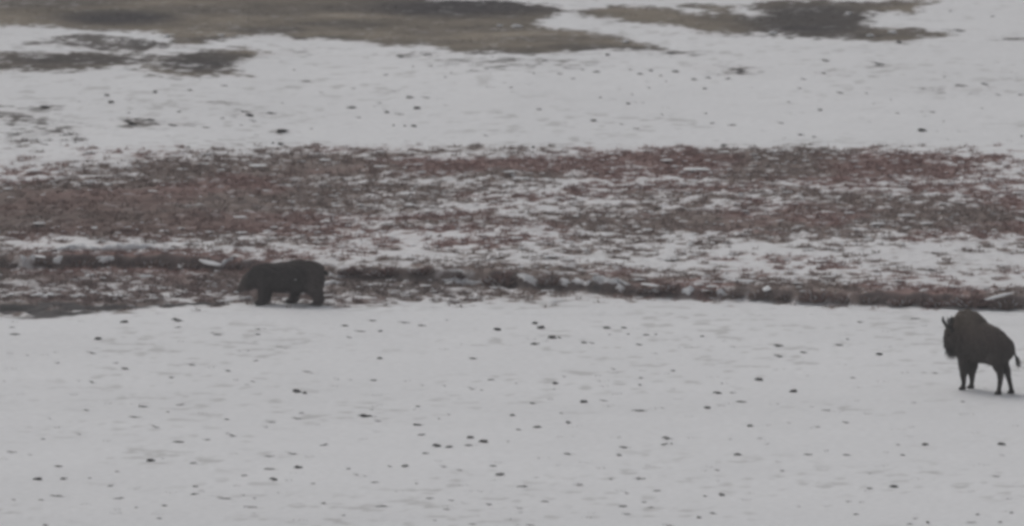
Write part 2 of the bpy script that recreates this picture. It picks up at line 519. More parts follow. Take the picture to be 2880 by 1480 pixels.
x, y = sample(7500, 212.5, 240, lambda px, py, D, pa, V, f, d: (V > .4) & (D > .12) & (rng.random(len(V)) < 1.02 - D) & (py > 430))
z = gz(x, y) + rng.uniform(.01, .06, len(x))
sc = rng.lognormal(0, .45, len(x))
v, f = lumps(x, y, z, .07 * sc, .045 * sc, .018 * sc ** .5)
o = link('snow_on_heath', np_mesh('snow_on_heath', v, f, None, True, (MAT_SNOW,)))
tag(o, 'small pads of snow lying on the heath twigs', None, None, 'stuff')

# ------------------------------------------------------------------ shrubs and snow on the lip of the bank
def twig_dome(name, n, seed, w_, d_, h_, red):
    """a low bushy heath shrub: arching twigs thrown out of a woody base"""
    r = np.random.default_rng(seed)
    v = []; f = []; c = []
    for i in range(n):
        a = r.uniform(0, 2 * math.pi); q = math.sqrt(r.uniform(0, 1))
        rx, ry = w_ / 2 * q * math.cos(a), d_ / 2 * q * math.sin(a)
        lump = .55 + .45 * math.sin(rx * 11 + seed) * math.sin(rx * 5.3 + seed * 2)
        top = h_ * (max(0.03, 1 - q ** 3)) ** .7 * r.uniform(.6, 1.15) * (.62 + .5 * lump)
        bx, by = rx * .55, ry * .55
        th = r.uniform(0, math.pi); wd = r.uniform(.010, .022)
        ux, uy = math.cos(th) * wd, math.sin(th) * wd
        mx, my, mz = bx + (rx - bx) * .6, by + (ry - by) * .6, top * .7
        ex, ey, ez = rx + r.normal(0, .05), ry + r.normal(0, .05), top * r.uniform(.75, 1.1)
        k = len(v)
        v += [(bx - ux, by - uy, -.06), (bx + ux, by + uy, -.06), (mx + ux, my + uy, mz), (mx - ux, my - uy, mz), (ex, ey, ez)]
        f += [(k, k + 1, k + 2), (k, k + 2, k + 3), (k + 3, k + 2, k + 4)]
        g = r.uniform(.6, 1.35)
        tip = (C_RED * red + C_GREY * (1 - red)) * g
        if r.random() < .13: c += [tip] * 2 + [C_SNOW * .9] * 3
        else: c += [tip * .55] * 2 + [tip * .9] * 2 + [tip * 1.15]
    return np_mesh(name, np.array(v), np.array(f), np.array(c), False, (MAT_TWIG,))

def snow_pad(name, seed, w_, d_, h_, sub=2, rag=.3):
    """an uneven lump of settled snow"""
    bm = bmesh.new()
    bmesh.ops.create_icosphere(bm, subdivisions=sub + 1, radius=1)
    r = random.Random(seed)
    o1, o2 = r.uniform(0, 50), r.uniform(0, 50)
    co = np.array([q.co[:] for q in bm.verts])
    n = fbm(co[:, 0] + o1 + co[:, 2], co[:, 1] + o2, .8, 3, seed) - .5
    n2 = fbm(co[:, 0] * 1.3 + o2, co[:, 1] + co[:, 2] + o1, .35, 2, seed + 3) - .5
    for q, a, b in zip(bm.verts, n, n2):
        k = 1 + rag * 2.2 * a + rag * .7 * b
        z = q.co.z * (1 if q.co.z > 0 else .55)
        q.co = (q.co.x * w_ / 2 * k, q.co.y * d_ / 2 * k, z * h_ * k)
    me = bpy.data.meshes.new(name)
    bm.to_mesh(me); bm.free()
    me.materials.append(MAT_SNOW)
    for p in me.polygons: p.use_smooth = True
    return me

M_PX = 27000.0                                    # pixels per radian of the photograph
# px, py of the base, width px, height px, redness, snow on it, label
SHRUBS = [
 (1412, 806, 150, 44, .85, 0, 'dark reddish round heath shrub overhanging a black hollow in the bank, largest of its row'),
 (1548, 811, 86, 38, .7, 0, 'dark brown narrow heath shrub between two white snow chunks on the bank'),
 (1300, 782, 70, 22, .8, 1, 'flat reddish heath shrub with snow lying below it, above the ragged bank'),
 (1195, 778, 100, 30, .9, 1, 'reddish spreading heath shrub on the bank just past the bear side thicket'),
 (1085, 782, 130, 34, .9, 0, 'broad reddish brown heath shrub in the thicket behind the bear'),
 (985, 778, 90, 30, .8, 0, 'reddish brown heath shrub right behind the rump of the bear'),
 (1820, 822, 70, 24, .6, 1, 'low brown heath shrub beside the long white snow chunk on the bank'),
 (1885, 828, 90, 30, .75, 0, 'reddish brown heath shrub with pale forked stems showing below'),
 (1990, 826, 70, 24, .4, 1, 'small grey brown heath shrub capped by snow on the bank'),
 (2065, 838, 64, 26, .4, 0, 'small dark heath shrub where the bank starts to lower'),
 (2135, 846, 80, 34, .2, 1, 'grey brushy heath shrub with drooping stems at the bank'),
 (2205, 842, 60, 28, .3, 1, 'greyish heath shrub dusted with snow beside the long red shrub'),
 (2300, 850, 150, 44, .9, 0, 'long reddish heath shrub, first of the two widest toward the bison'),
 (2385, 854, 70, 34, .6, 0, 'dark brown heath shrub leaning on the long red one'),
 (2445, 856, 80, 36, .35, 0, 'rounded grey brown heath shrub with a small snow fleck on its shoulder'),
 (2545, 858, 110, 40, .75, 1, 'reddish heath shrub crossed by a slanting line of snow'),
 (2640, 862, 130, 46, .9, 0, 'wide dark red heath shrub on the bank above the head of the bison'),
 (2732, 866, 170, 44, .8, 0, 'dark heath shrub on the bank directly above the hump of the bison'),
 (2830, 870, 110, 42, .5, 1, 'brown heath shrub with slanting snow at the far end of the bank'),
 (430, 758, 120, 34, .5, 0, 'dark brown heath shrub under the long snow ledge, beside the snow lump'),
 (235, 757, 130, 34, .4, 0, 'dark heath shrub under the snow ledge at the tail of the bank'),
 (530, 762, 90, 32, .5, 1, 'brown heath shrub with a small forked snow patch at its foot'),
 (605, 766, 80, 34, .4, 1, 'dark heath shrub with slanting snow streaks ahead of the bear'),
 (665, 762, 60, 26, .4, 0, 'dark brown heath shrub just ahead of the back of the bear'),
 (110, 750, 80, 24, .4, 1, 'low dark heath shrub between small snow dabs near the ditch'),
 (40, 748, 70, 22, .4, 1, 'outermost low dark heath shrub above the ditch'),
]
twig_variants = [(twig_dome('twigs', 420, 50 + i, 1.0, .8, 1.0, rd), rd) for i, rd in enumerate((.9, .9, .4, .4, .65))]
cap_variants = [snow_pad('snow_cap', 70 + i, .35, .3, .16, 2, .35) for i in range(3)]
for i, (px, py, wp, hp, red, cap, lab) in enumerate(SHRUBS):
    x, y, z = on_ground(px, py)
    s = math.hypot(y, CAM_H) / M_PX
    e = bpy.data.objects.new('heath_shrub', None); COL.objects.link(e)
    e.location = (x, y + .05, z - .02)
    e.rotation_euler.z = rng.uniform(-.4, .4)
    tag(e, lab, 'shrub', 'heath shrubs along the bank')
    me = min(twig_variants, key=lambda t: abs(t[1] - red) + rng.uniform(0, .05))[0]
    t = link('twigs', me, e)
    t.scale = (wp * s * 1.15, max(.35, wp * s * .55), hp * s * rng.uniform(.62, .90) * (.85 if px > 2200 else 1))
    for k in range(1 if cap and i % 2 == 0 else 0):
        cme = cap_variants[(i + k) % 3]
        c = link('snow_cap', cme, e)
        c.location = (rng.uniform(-.3, .3) * wp * s, rng.uniform(-.12, .0), hp * s * rng.uniform(.75, 1.0))
        q = rng.uniform(.5, 1.1)
        c.scale = (q * (1 + cap * .6), q * .8, q * .26)
        c.rotation_euler = (rng.uniform(-.2, .2), rng.uniform(-.3, .3), rng.uniform(0, 3))

# px centre, py centre, width px, height px, label
CLUMPS = [
 (1300, 796, 112, 22, 'long flat snow chunk in front of the dark red bank shrub, toward the bear'),
 (1489, 798, 54, 28, 'squarish snow chunk wedged between the round and the narrow bank shrubs'),
 (1587, 800, 36, 20, 'small snow chunk beside the narrow brown shrub, touching a longer chunk'),
 (1638, 795, 64, 20, 'slanting snow chunk with a raised end on the dark bank'),
 (1724, 799, 92, 24, 'longest white snow chunk hanging over the black foot of the bank'),
 (1745, 815, 20, 10, 'tiny snow fragment below the longest chunk'),
 (1846, 817, 24, 20, 'pale narrow snow chunk among forked stems on the bank'),
 (1938, 822, 34, 22, 'rounded snow chunk at the low end of the middle bank'),
 (2025, 828, 24, 12, 'small snow dab curled in a dark hollow of the bank'),
 (299, 727, 46, 28, 'blocky snow lump hanging below the long snow ledge'),
 (361, 767, 38, 18, 'bright oval snow lump on the brown apron below the bank'),
 (64, 732, 16, 14, 'small round snow dab, outer of a pair on the dark bank'),
 (93, 731, 16, 14, 'small round snow dab, inner of a pair on the dark bank'),
 (165, 739, 26, 10, 'small flat snow dab beneath a slanting snow streak'),
 (276, 765, 38, 10, 'thin flat snow strip beside the bright oval lump'),
 (408, 782, 40, 16, 'ragged snow lump at the inner end of the brown apron'),
 (252, 781, 26, 14, 'small ragged snow lump on the brown apron'),
 (511, 755, 30, 18, 'forked little snow patch at the foot of a dark shrub ahead of the bear'),
 (618, 755, 36, 14, 'slanting snow streak on twigs just ahead of the bear, lower one'),
 (636, 738, 30, 12, 'slanting snow streak on twigs just ahead of the bear, upper one'),
 (946, 783, 44, 10, 'upper of two flat snow strips behind the hind leg of the bear'),
 (940, 803, 56, 14, 'lower of two flat snow strips behind the hind leg of the bear'),
 (695, 845, 34, 18, 'white snow lump under the muzzle of the bear'),
 (258, 516, 32, 9, 'lone bright snow fleck on the wide dark heath'),
]
def draped(name, px, py, wp, hp, seed, slant=0.0, thick=.07):
    """snow lying on the ground: a ragged pad that follows the slope below it"""
    x, ya, _ = on_ground(px, py + hp * .5)
    _, yb, _ = on_ground(px, py - hp * .5)
    _, yc, _ = on_ground(px, py)
    sc_ = math.hypot(ya, CAM_H) / M_PX
    rx = wp * sc_ / 2 * 1.05; ry = min(max((yb - ya) / 2, .06), max(.07, hp * sc_ * .55)); cy = yc
    NA, NR = 30, 9
    zc0 = float(gz(x, cy)[0])
    a = np.linspace(0, 2 * math.pi, NA, endpoint=False)
    rag = np.clip(.95 + 2.4 * (fbm(np.cos(a) * 1.6 + seed * 3.1, np.sin(a) * 1.6 + seed, .7, 4, seed, .7) - .5), .3, 1.5)
    V = []; 
    for j in range(NR + 1):
        t = j / NR
        X = x + rx * t * rag * np.cos(a); Y = cy + ry * t * rag * np.sin(a) + slant * (X - x)
        t1 = base_z(X, np.full(X.shape, cy))[1]; t0 = base_z(np.array([x]), np.array([cy]))[1]
        if abs(t0[0]) < .6: Y = Y + (t0[0] - t1)
        n = fbm(X * 1.0, Y * 1.0, .13, 3, seed + 9) - .5
        top = thick * (1 - t ** 2.0) * (1 + 1.8 * n) - (.05 if j == NR else 0)
        lev = zc0 + .35 * (Y - cy)
        G = gz(X, Y); Zt = np.where(t < .93, np.maximum(G, np.minimum(lev, G + .12)), G)
        V.append(np.stack([X, Y, Zt + top], 1))
    V = np.concatenate(V)
    F = []
    for j in range(NR):
        for k in range(NA):
            k2 = (k + 1) % NA
            F.append((j * NA + k, j * NA + k2, (j + 1) * NA + k2, (j + 1) * NA + k))
    c = V.mean(0)
    o = link(name, np_mesh(name, V - c, np.array(F), None, True, (MAT_SNOW,)))
    o.location = tuple(c)
    return o
for i, (px, py, wp, hp, lab) in enumerate(CLUMPS):
    o = draped('snow_clump', px, py, wp, hp * .55, 200 + i, (1.2 if px in (618, 636) else 0), .03 + .001 * hp)
    tag(o, lab, 'snow clump', 'snow clumps on the bank')
for k, (px, py, wp, hp, lab) in enumerate([
 (467, 101, 16, 11, 'bright snow fleck at the pinched waist of the olive bare patch'),
 (1452, 75, 30, 8, 'flat snow fleck inside the olive patch, before its snow wedge'),
 (1405, 73, 16, 6, 'tiny snow fleck inside the olive patch beside a flatter one'),
 (1759, 119, 18, 9, 'round snow fleck near the pointed tip of the olive patch'),
 (2172, 93, 22, 8, 'small snow fleck on the lower rim of the farther dark patch'),
 (2387, 38, 22, 9, 'round snow fleck high inside the farther dark patch'),
 (2449, 102, 20, 10, 'round snow fleck at the lower corner of the farther dark patch'),
 (2511, 88, 24, 11, 'bright snow fleck on the purple tail of the farther dark patch'),
 (620, 99, 20, 6, 'faint snow fleck on the dark lower rim of the olive patch')]):
    x, y, z = on_ground(px, py + hp * .4)
    s = math.hypot(y, CAM_H) / M_PX
    o = link('snow_clump', snow_pad('snow_clump', 260 + k, wp * s * 1.1, hp * s * 2.4, hp * s * .6, 2, .4))
    o.location = (x, y, z + hp * s * .15)
    tag(o, lab, 'snow clump', 'snow flecks in the bare patches')

# long snow ledge along the top of the dark bank ahead of the bear, and its fellows
LEDGES = [([(140,700,12),(180,697,18),(215,692,20),(260,699,20),(310,695,20),(360,698,22),(420,694,16),(470,700,16),(498,704,8)], 'long white snow ledge along the top of the dark bank ahead of the bear'),
          ([(5,832,8),(50,833,8),(62,832,5)], 'short straight snow strip at the outer end above the ditch'),
          ([(78,832,7),(120,834,10),(158,838,7)], 'thin snow strip above the ditch, second from its outer end'),
          ([(188,836,5),(215,834,9),(245,838,5)], 'thin snow strip above the ditch, narrowest of the row'),
          ([(275,826,6),(310,832,9),(350,833,8),(372,834,4)], 'bent snow strip above the ditch, last of the row toward the bear')]
for pts, lab in LEDGES:
    P = []
    fine = np.linspace(0, len(pts) - 1, (len(pts) - 1) * 7 + 1)
    PXs = np.interp(fine, range(len(pts)), [p[0] for p in pts]); PYs = np.interp(fine, range(len(pts)), [p[1] for p in pts]); HS = np.interp(fine, range(len(pts)), [p[2] for p in pts])
    verts = []; faces = []
    seg = 10
    nn = vnoise(PXs / 9.0, PXs * 0 + 3.3, 5)
    for i, (a, b, h) in enumerate(zip(PXs, PYs, HS)):
        x, y, z = on_ground(a, b + h * .4)
        s = math.hypot(y, CAM_H) / M_PX
        hh = h * s * (.45 + .5 * nn[i]); k = math.sin(math.pi * (i + .35) / (len(fine) - .3)) ** .4
        for j in range(seg):
            t = 2 * math.pi * j / seg
            verts.append((x, y + .12 * math.cos(t) * k * (.7 + .6 * nn[i]), z + .02 + hh * k * math.sin(t) * (1 if math.sin(t) > 0 else .5)))
    for i in range(len(fine) - 1):
        for j in range(seg):
            k = (j + 1) % seg
            faces.append((i * seg + j, i * seg + k, (i + 1) * seg + k, (i + 1) * seg + j))
    o = link('snow_ledge', np_mesh('snow_ledge', np.array(verts), np.array(faces), None, True, (MAT_SNOW,)))
    tag(o, lab, 'snow ledge', 'snow ledges and strips along the bank')

# ------------------------------------------------------------------ animals
def tube(bm, pts, seg=14, up=(0, 0, 1)):
    """pts: (x, y, z, half_width, half_height); a closed lofted limb"""
    P = [Vector(p[:3]) for p in pts]
    rings = []
    for i, p in enumerate(pts):
        t = (P[min(i + 1, len(P) - 1)] - P[max(i - 1, 0)]).normalized()
        lat = Vector((0, 1, 0)); lat = (lat - t * lat.dot(t)).normalized()
        u = t.cross(lat).normalized()
        rings.append([bm.verts.new(P[i] + lat * (p[3] * math.cos(a)) + u * (p[4] * math.sin(a))) for a in [2 * math.pi * k / seg for k in range(seg)]])
    for a, b in zip(rings, rings[1:]):
        for k in range(seg):
            bm.faces.new((a[k], a[(k + 1) % seg], b[(k + 1) % seg], b[k]))
    bm.faces.new(rings[0][::-1]); bm.faces.new(rings[-1])

def spline(pts, n=4):
    """Catmull-Rom through ring definitions so bodies bend smoothly"""
    A = np.array(pts, float); out = []
    for i in range(len(A) - 1):
        p0, p1, p2, p3 = A[max(i - 1, 0)], A[i], A[i + 1], A[min(i + 2, len(A) - 1)]
        for k in range(n):
            t = k / n
            out.append(.5 * ((2 * p1) + (-p0 + p2) * t + (2 * p0 - 5 * p1 + 4 * p2 - p3) * t * t + (-p0 + 3 * p1 - 3 * p2 + p3) * t ** 3))
    out.append(A[-1])
    out = np.array(out); out[:, 3:] = np.maximum(out[:, 3:], .008)
    return [tuple(q) for q in out]

def fused(limbs, voxel, name, mat, colour_fn, rough, smooth_it=6):
    """all limbs welded into one continuous skin"""
    bm = bmesh.new()
    for l in limbs: tube(bm, spline(l))
    bmesh.ops.recalc_face_normals(bm, faces=bm.faces)
    me = bpy.data.meshes.new('raw'); bm.to_mesh(me); bm.free()
    o = bpy.data.objects.new('raw', me); COL.objects.link(o)
    m = o.modifiers.new('r', 'REMESH'); m.mode = 'VOXEL'; m.voxel_size = voxel; m.adaptivity = 0
    s = o.modifiers.new('s', 'SMOOTH'); s.factor = .5; s.iterations = smooth_it
    dg = bpy.context.evaluated_depsgraph_get()
    out = bpy.data.meshes.new_from_object(o.evaluated_get(dg))
    bpy.data.objects.remove(o); bpy.data.meshes.remove(me)
    out.name = name
    n = len(out.vertices)
    co = np.empty(n * 3, np.float32); out.vertices.foreach_get('co', co); co = co.reshape(-1, 3)
    no = np.empty(n * 3, np.float32); out.vertices.foreach_get('normal', no); no = no.reshape(-1, 3)
    d = (fbm(co[:, 0] + 3 * co[:, 1], co[:, 2] * .5 + co[:, 1], .12, 3, 5) - .5) * rough(co)
    co2 = co + no * d[:, None]
    out.vertices.foreach_set('co', co2.astype(np.float32).ravel())
    a = out.color_attributes.new('tint', 'FLOAT_COLOR', 'POINT')
    c = np.ones((n, 4), np.float32); c[:, :3] = colour_fn(co); a.data.foreach_set('color', c.ravel())
    out.materials.clear(); out.materials.append(mat)
    for p in out.polygons: p.use_smooth = True
    out.update()
    return out

def fur(me, n, length_fn, colour_fn, flow, name, width=.012, seed=3):
    """short hairs standing off the skin, lying along the flow direction"""
    r = np.random.default_rng(seed)
    me.calc_loop_triangles()
    nt_ = len(me.loop_triangles)
    tri = np.empty(nt_ * 3, np.int32); me.loop_triangles.foreach_get('vertices', tri); tri = tri.reshape(-1, 3)
    co = np.empty(len(me.vertices) * 3, np.float32); me.vertices.foreach_get('co', co); co = co.reshape(-1, 3)
    A, B, C_ = co[tri[:, 0]], co[tri[:, 1]], co[tri[:, 2]]
    cr = np.cross(B - A, C_ - A); ar = np.linalg.norm(cr, axis=1)
    i = r.choice(nt_, n, p=ar / ar.sum())
    u = r.random((n, 2)); fl = u.sum(1) > 1; u[fl] = 1 - u[fl]
    p = A[i] + (B[i] - A[i]) * u[:, :1] + (C_[i] - A[i]) * u[:, 1:]
    nn = cr[i] / (ar[i][:, None] + 1e-12)
    d = nn * .45 + np.array(flow)[None] + r.normal(0, .3, (n, 3))
    d /= np.linalg.norm(d, axis=1)[:, None]
    L = length_fn(p) * r.uniform(.6, 1.3, n)
    side = np.cross(d, nn + r.normal(0, .4, (n, 3))); side /= np.linalg.norm(side, axis=1)[:, None] + 1e-9
    w_ = width * r.uniform(.6, 1.3, n)
    p = p - nn * .006
    v = np.stack([p - side * w_[:, None] / 2, p + side * w_[:, None] / 2, p + d * L[:, None]], 1).reshape(-1, 3)
    c = np.repeat(colour_fn(p) * r.uniform(.7, 1.3, n)[:, None], 3, axis=0)
    return np_mesh(name, v, np.arange(3 * n).reshape(-1, 3), c, False, (MAT_FUR,))

def simple(name, limb, mat, parent, sm=True, up=None):
    bm = bmesh.new(); tube(bm, spline(limb, 5), 12)
    bmesh.ops.recalc_face_normals(bm, faces=bm.faces)
    me = bpy.data.meshes.new(name); bm.to_mesh(me); bm.free()
    me.materials.append(mat)
    for p in me.polygons: p.use_smooth = sm
    return link(name, me, parent)

def ball(name, loc, r, mat, parent, sc=(1, 1, 1)):
    bm = bmesh.new(); bmesh.ops.create_icosphere(bm, subdivisions=2, radius=r)
    bmesh.ops.scale(bm, verts=bm.verts, vec=sc)
    me = bpy.data.meshes.new(name); bm.to_mesh(me); bm.free(); me.materials.append(mat)
    for p in me.polygons: p.use_smooth = True
    o = link(name, me, parent); o.location = loc
    return o

MAT_FUR, t_, b_ = new_mat('fur', .9)
noise_colour(t_, b_, None, .18, 14.0, 'tint')
MAT_HORN, t_, b_ = new_mat('horn', .5)
noise_colour(t_, b_, (.045, .042, .04), .2, 20.0)
MAT_HOOF, t_, b_ = new_mat('hoof', .6)
noise_colour(t_, b_, (.030, .028, .027), .2, 20.0)
MAT_EYE, t_, b_ = new_mat('eye', .15)
noise_colour(t_, b_, (.01, .008, .007), .1, 20.0)
MAT_NOSE, t_, b_ = new_mat('nose', .4)
noise_colour(t_, b_, (.02, .018, .018), .1, 20.0)

# ---- bison, walking away toward the ditch side; +X is the way it faces, +Y its flank toward the camera
def bison():
    e = bpy.data.objects.new('bison', None); COL.objects.link(e)
    tag(e, 'dark brown humped bison with curved horns walking alone across the snow', 'bison')
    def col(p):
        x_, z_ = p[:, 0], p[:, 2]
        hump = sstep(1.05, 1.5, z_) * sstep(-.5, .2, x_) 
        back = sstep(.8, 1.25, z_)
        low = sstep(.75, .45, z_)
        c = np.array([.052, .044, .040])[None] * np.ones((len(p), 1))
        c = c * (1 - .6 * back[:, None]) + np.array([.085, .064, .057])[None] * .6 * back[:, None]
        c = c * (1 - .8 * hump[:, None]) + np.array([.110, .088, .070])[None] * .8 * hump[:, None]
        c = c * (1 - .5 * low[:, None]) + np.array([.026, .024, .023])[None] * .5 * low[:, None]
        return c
    torso = [(-.80,0,1.12,.07,.10),(-.765,0,1.09,.12,.18),(-.68,0,1.03,.18,.30),(-.48,0,.98,.24,.375),(-.22,0,1.0,.29,.415),(.04,0,1.03,.30,.45),
             (.24,0,1.10,.28,.53),(.40,0,1.13,.27,.55),(.54,0,1.10,.25,.49),(.66,.02,1.05,.22,.38),(.76,.04,1.04,.18,.26)]
    head = [(.56,.02,1.22,.15,.18),(.66,.05,1.27,.155,.18),(.73,.08,1.22,.145,.165),(.77,.11,1.08,.115,.155),(.79,.13,.96,.09,.13),(.81,.14,.88,.078,.105),(.81,.14,.85,.05,.07)]
    fl = [(.42,.13,1.0,.10,.20),(.40,.14,.78,.11,.15),(.37,.14,.58,.105,.125),(.37,.14,.42,.095,.105),(.38,.14,.31,.075,.082),(.37,.14,.16,.052,.056),(.39,.14,.07,.052,.055),(.41,.14,.02,.058,.065)]
    fr = [(a, -b, c, d, f) for a, b, c, d, f in fl]
    fr = [(a + (.02 if c < .5 else 0), b, c, d, f) for a, b, c, d, f in fr]
    hl = [(-.50,.13,.95,.11,.22),(-.52,.15,.78,.115,.19),(-.58,.15,.62,.095,.13),(-.665,.15,.47,.066,.088),(-.665,.15,.32,.054,.062),(-.635,.15,.14,.048,.052),(-.62,.15,.07,.054,.057),(-.60,.15,.02,.060,.067)]
    hr = [(-.46,-.13,.95,.11,.20),(-.45,-.15,.78,.115,.18),(-.48,-.15,.62,.095,.13),(-.585,-.15,.47,.066,.088),(-.63,-.15,.32,.054,.062),(-.69,-.15,.14,.048,.052),(-.70,-.15,.07,.054,.058),(-.69,-.15,.02,.060,.067)]
    rough = lambda p: .05 + .05 * sstep(.1, .5, p[:, 0]) * sstep(.5, .9, p[:, 2]) - .04 * sstep(.45, .3, p[:, 2])
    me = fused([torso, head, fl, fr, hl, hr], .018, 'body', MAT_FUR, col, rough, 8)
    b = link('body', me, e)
    ln = lambda p: .035 + .045 * sstep(.0, .5, p[:, 0]) * sstep(.45, .8, p[:, 2]) - .02 * sstep(.4, .25, p[:, 2])
    f = link('coat', fur(me, 16000, ln, col, (-.25, 0, -.8), 'coat'), e)
    f['kind'] = 'stuff'
    # shaggy beard hanging below the chin, and the hair cap between the horns
    for nm, c0, sp, L, n in (('beard', (.75, .10, .84), (.06, .05, .05), .17, 500), ('hair_cap', (.70, .07, 1.38), (.06, .07, .035), .08, 900)):
        r = np.random.default_rng(5 if nm == 'beard' else 6)
        p = np.array(c0)[None] + r.normal(0, 1, (n, 3)) * np.array(sp)[None]
        d = np.array([0, 0, -1.0]) + r.normal(0, .25, (n, 3)) if nm == 'beard' else np.array([.3, .1, .3]) + r.normal(0, .5, (n, 3))
        s_ = r.normal(0, 1, (n, 3)); s_ /= np.linalg.norm(s_, axis=1)[:, None]
        v = np.stack([p - s_ * .008, p + s_ * .008, p + d * L * r.uniform(.6, 1.2, n)[:, None]], 1).reshape(-1, 3)
        hb = link(nm, np_mesh(nm, v, np.arange(3 * n).reshape(-1, 3), np.tile(np.array([.034, .031, .030]), (3 * n, 1)), False, (MAT_FUR,)), e)
        hb['kind'] = 'stuff'
    # the head is turned a little toward the camera side, so the horns straddle that line
    fx, fy = .88, .48                                              # facing direction of the head
    for sgn in (1, -1):
        lx, ly = -fy * sgn, fx * sgn; hk = 1.0 if sgn > 0 else .6
        bx, by, bz = .74 + lx * .12, .08 + ly * .12, 1.31
        H = [(bx, by, bz, .050, .050), (bx + lx * .10 + fx * .05, by + ly * .10 + fy * .05, bz + .00, .044, .044), (bx + lx * .19 + fx * .09, by + ly * .19 + fy * .09, bz + .07, .034, .034),
             (bx + lx * .25 + fx * .12, by + ly * .25 + fy * .12, bz + .16 * hk, .032, .032), (bx + lx * .255 + fx * .12, by + ly * .255 + fy * .12, bz + .24 * hk, .014, .014)]
        simple('horn', H, MAT_HORN, e)
        E = [(bx - fx * .03, by - fy * .03, bz - .05, .02, .02), (bx - fx * .05 + lx * .07, by + ly * .07, bz - .07, .045, .02), (bx - fx * .06 + lx * .15, by + ly * .15, bz - .10, .012, .01)]
        simple('ear', E, MAT_FUR_DARK, e)
        ball('eye', (.79 + lx * .11, .115 + ly * .11, 1.13), .018, MAT_EYE, e)
    ball('nose', (.865, .17, .865), .045, MAT_NOSE, e, (.7, 1.1, .8))
    T = [(-.77,0,1.10,.03,.03),(-.83,-.03,1.02,.024,.024),(-.86,-.07,.88,.02,.02),(-.89,-.10,.76,.02,.02)]
    t = simple('tail', T, MAT_FUR_DARK, e)
    r = np.random.default_rng(8); n = 260
    p = np.array([-.89, -.10, .78])[None] + r.normal(0, .014, (n, 3)); d = np.array([-.22, -.16, -.85])[None] + r.normal(0, .16, (n, 3))
    s_ = r.normal(0, 1, (n, 3)); s_ /= np.linalg.norm(s_, axis=1)[:, None]
    v = np.stack([p - s_ * .006, p + s_ * .006, p + d * r.uniform(.12, .26, n)[:, None]], 1).reshape(-1, 3)
    link('tail_tuft', np_mesh('tail_tuft', v, np.arange(3 * n).reshape(-1, 3), np.tile(np.array([.03, .026, .024]), (3 * n, 1)), False, (MAT_FUR,)), t)
    for (hx, hy) in ((.415, .14), (.435, -.14), (-.595, .15), (-.685, -.15)):
        for q in (-1, 1):
            H = [(hx - .055, hy + q * .026, .052, .032, .05), (hx, hy + q * .028, .034, .034, .045), (hx + .06, hy + q * .024, .014, .024, .018)]
            simple('hoof', H, MAT_HOOF, e)
    return e

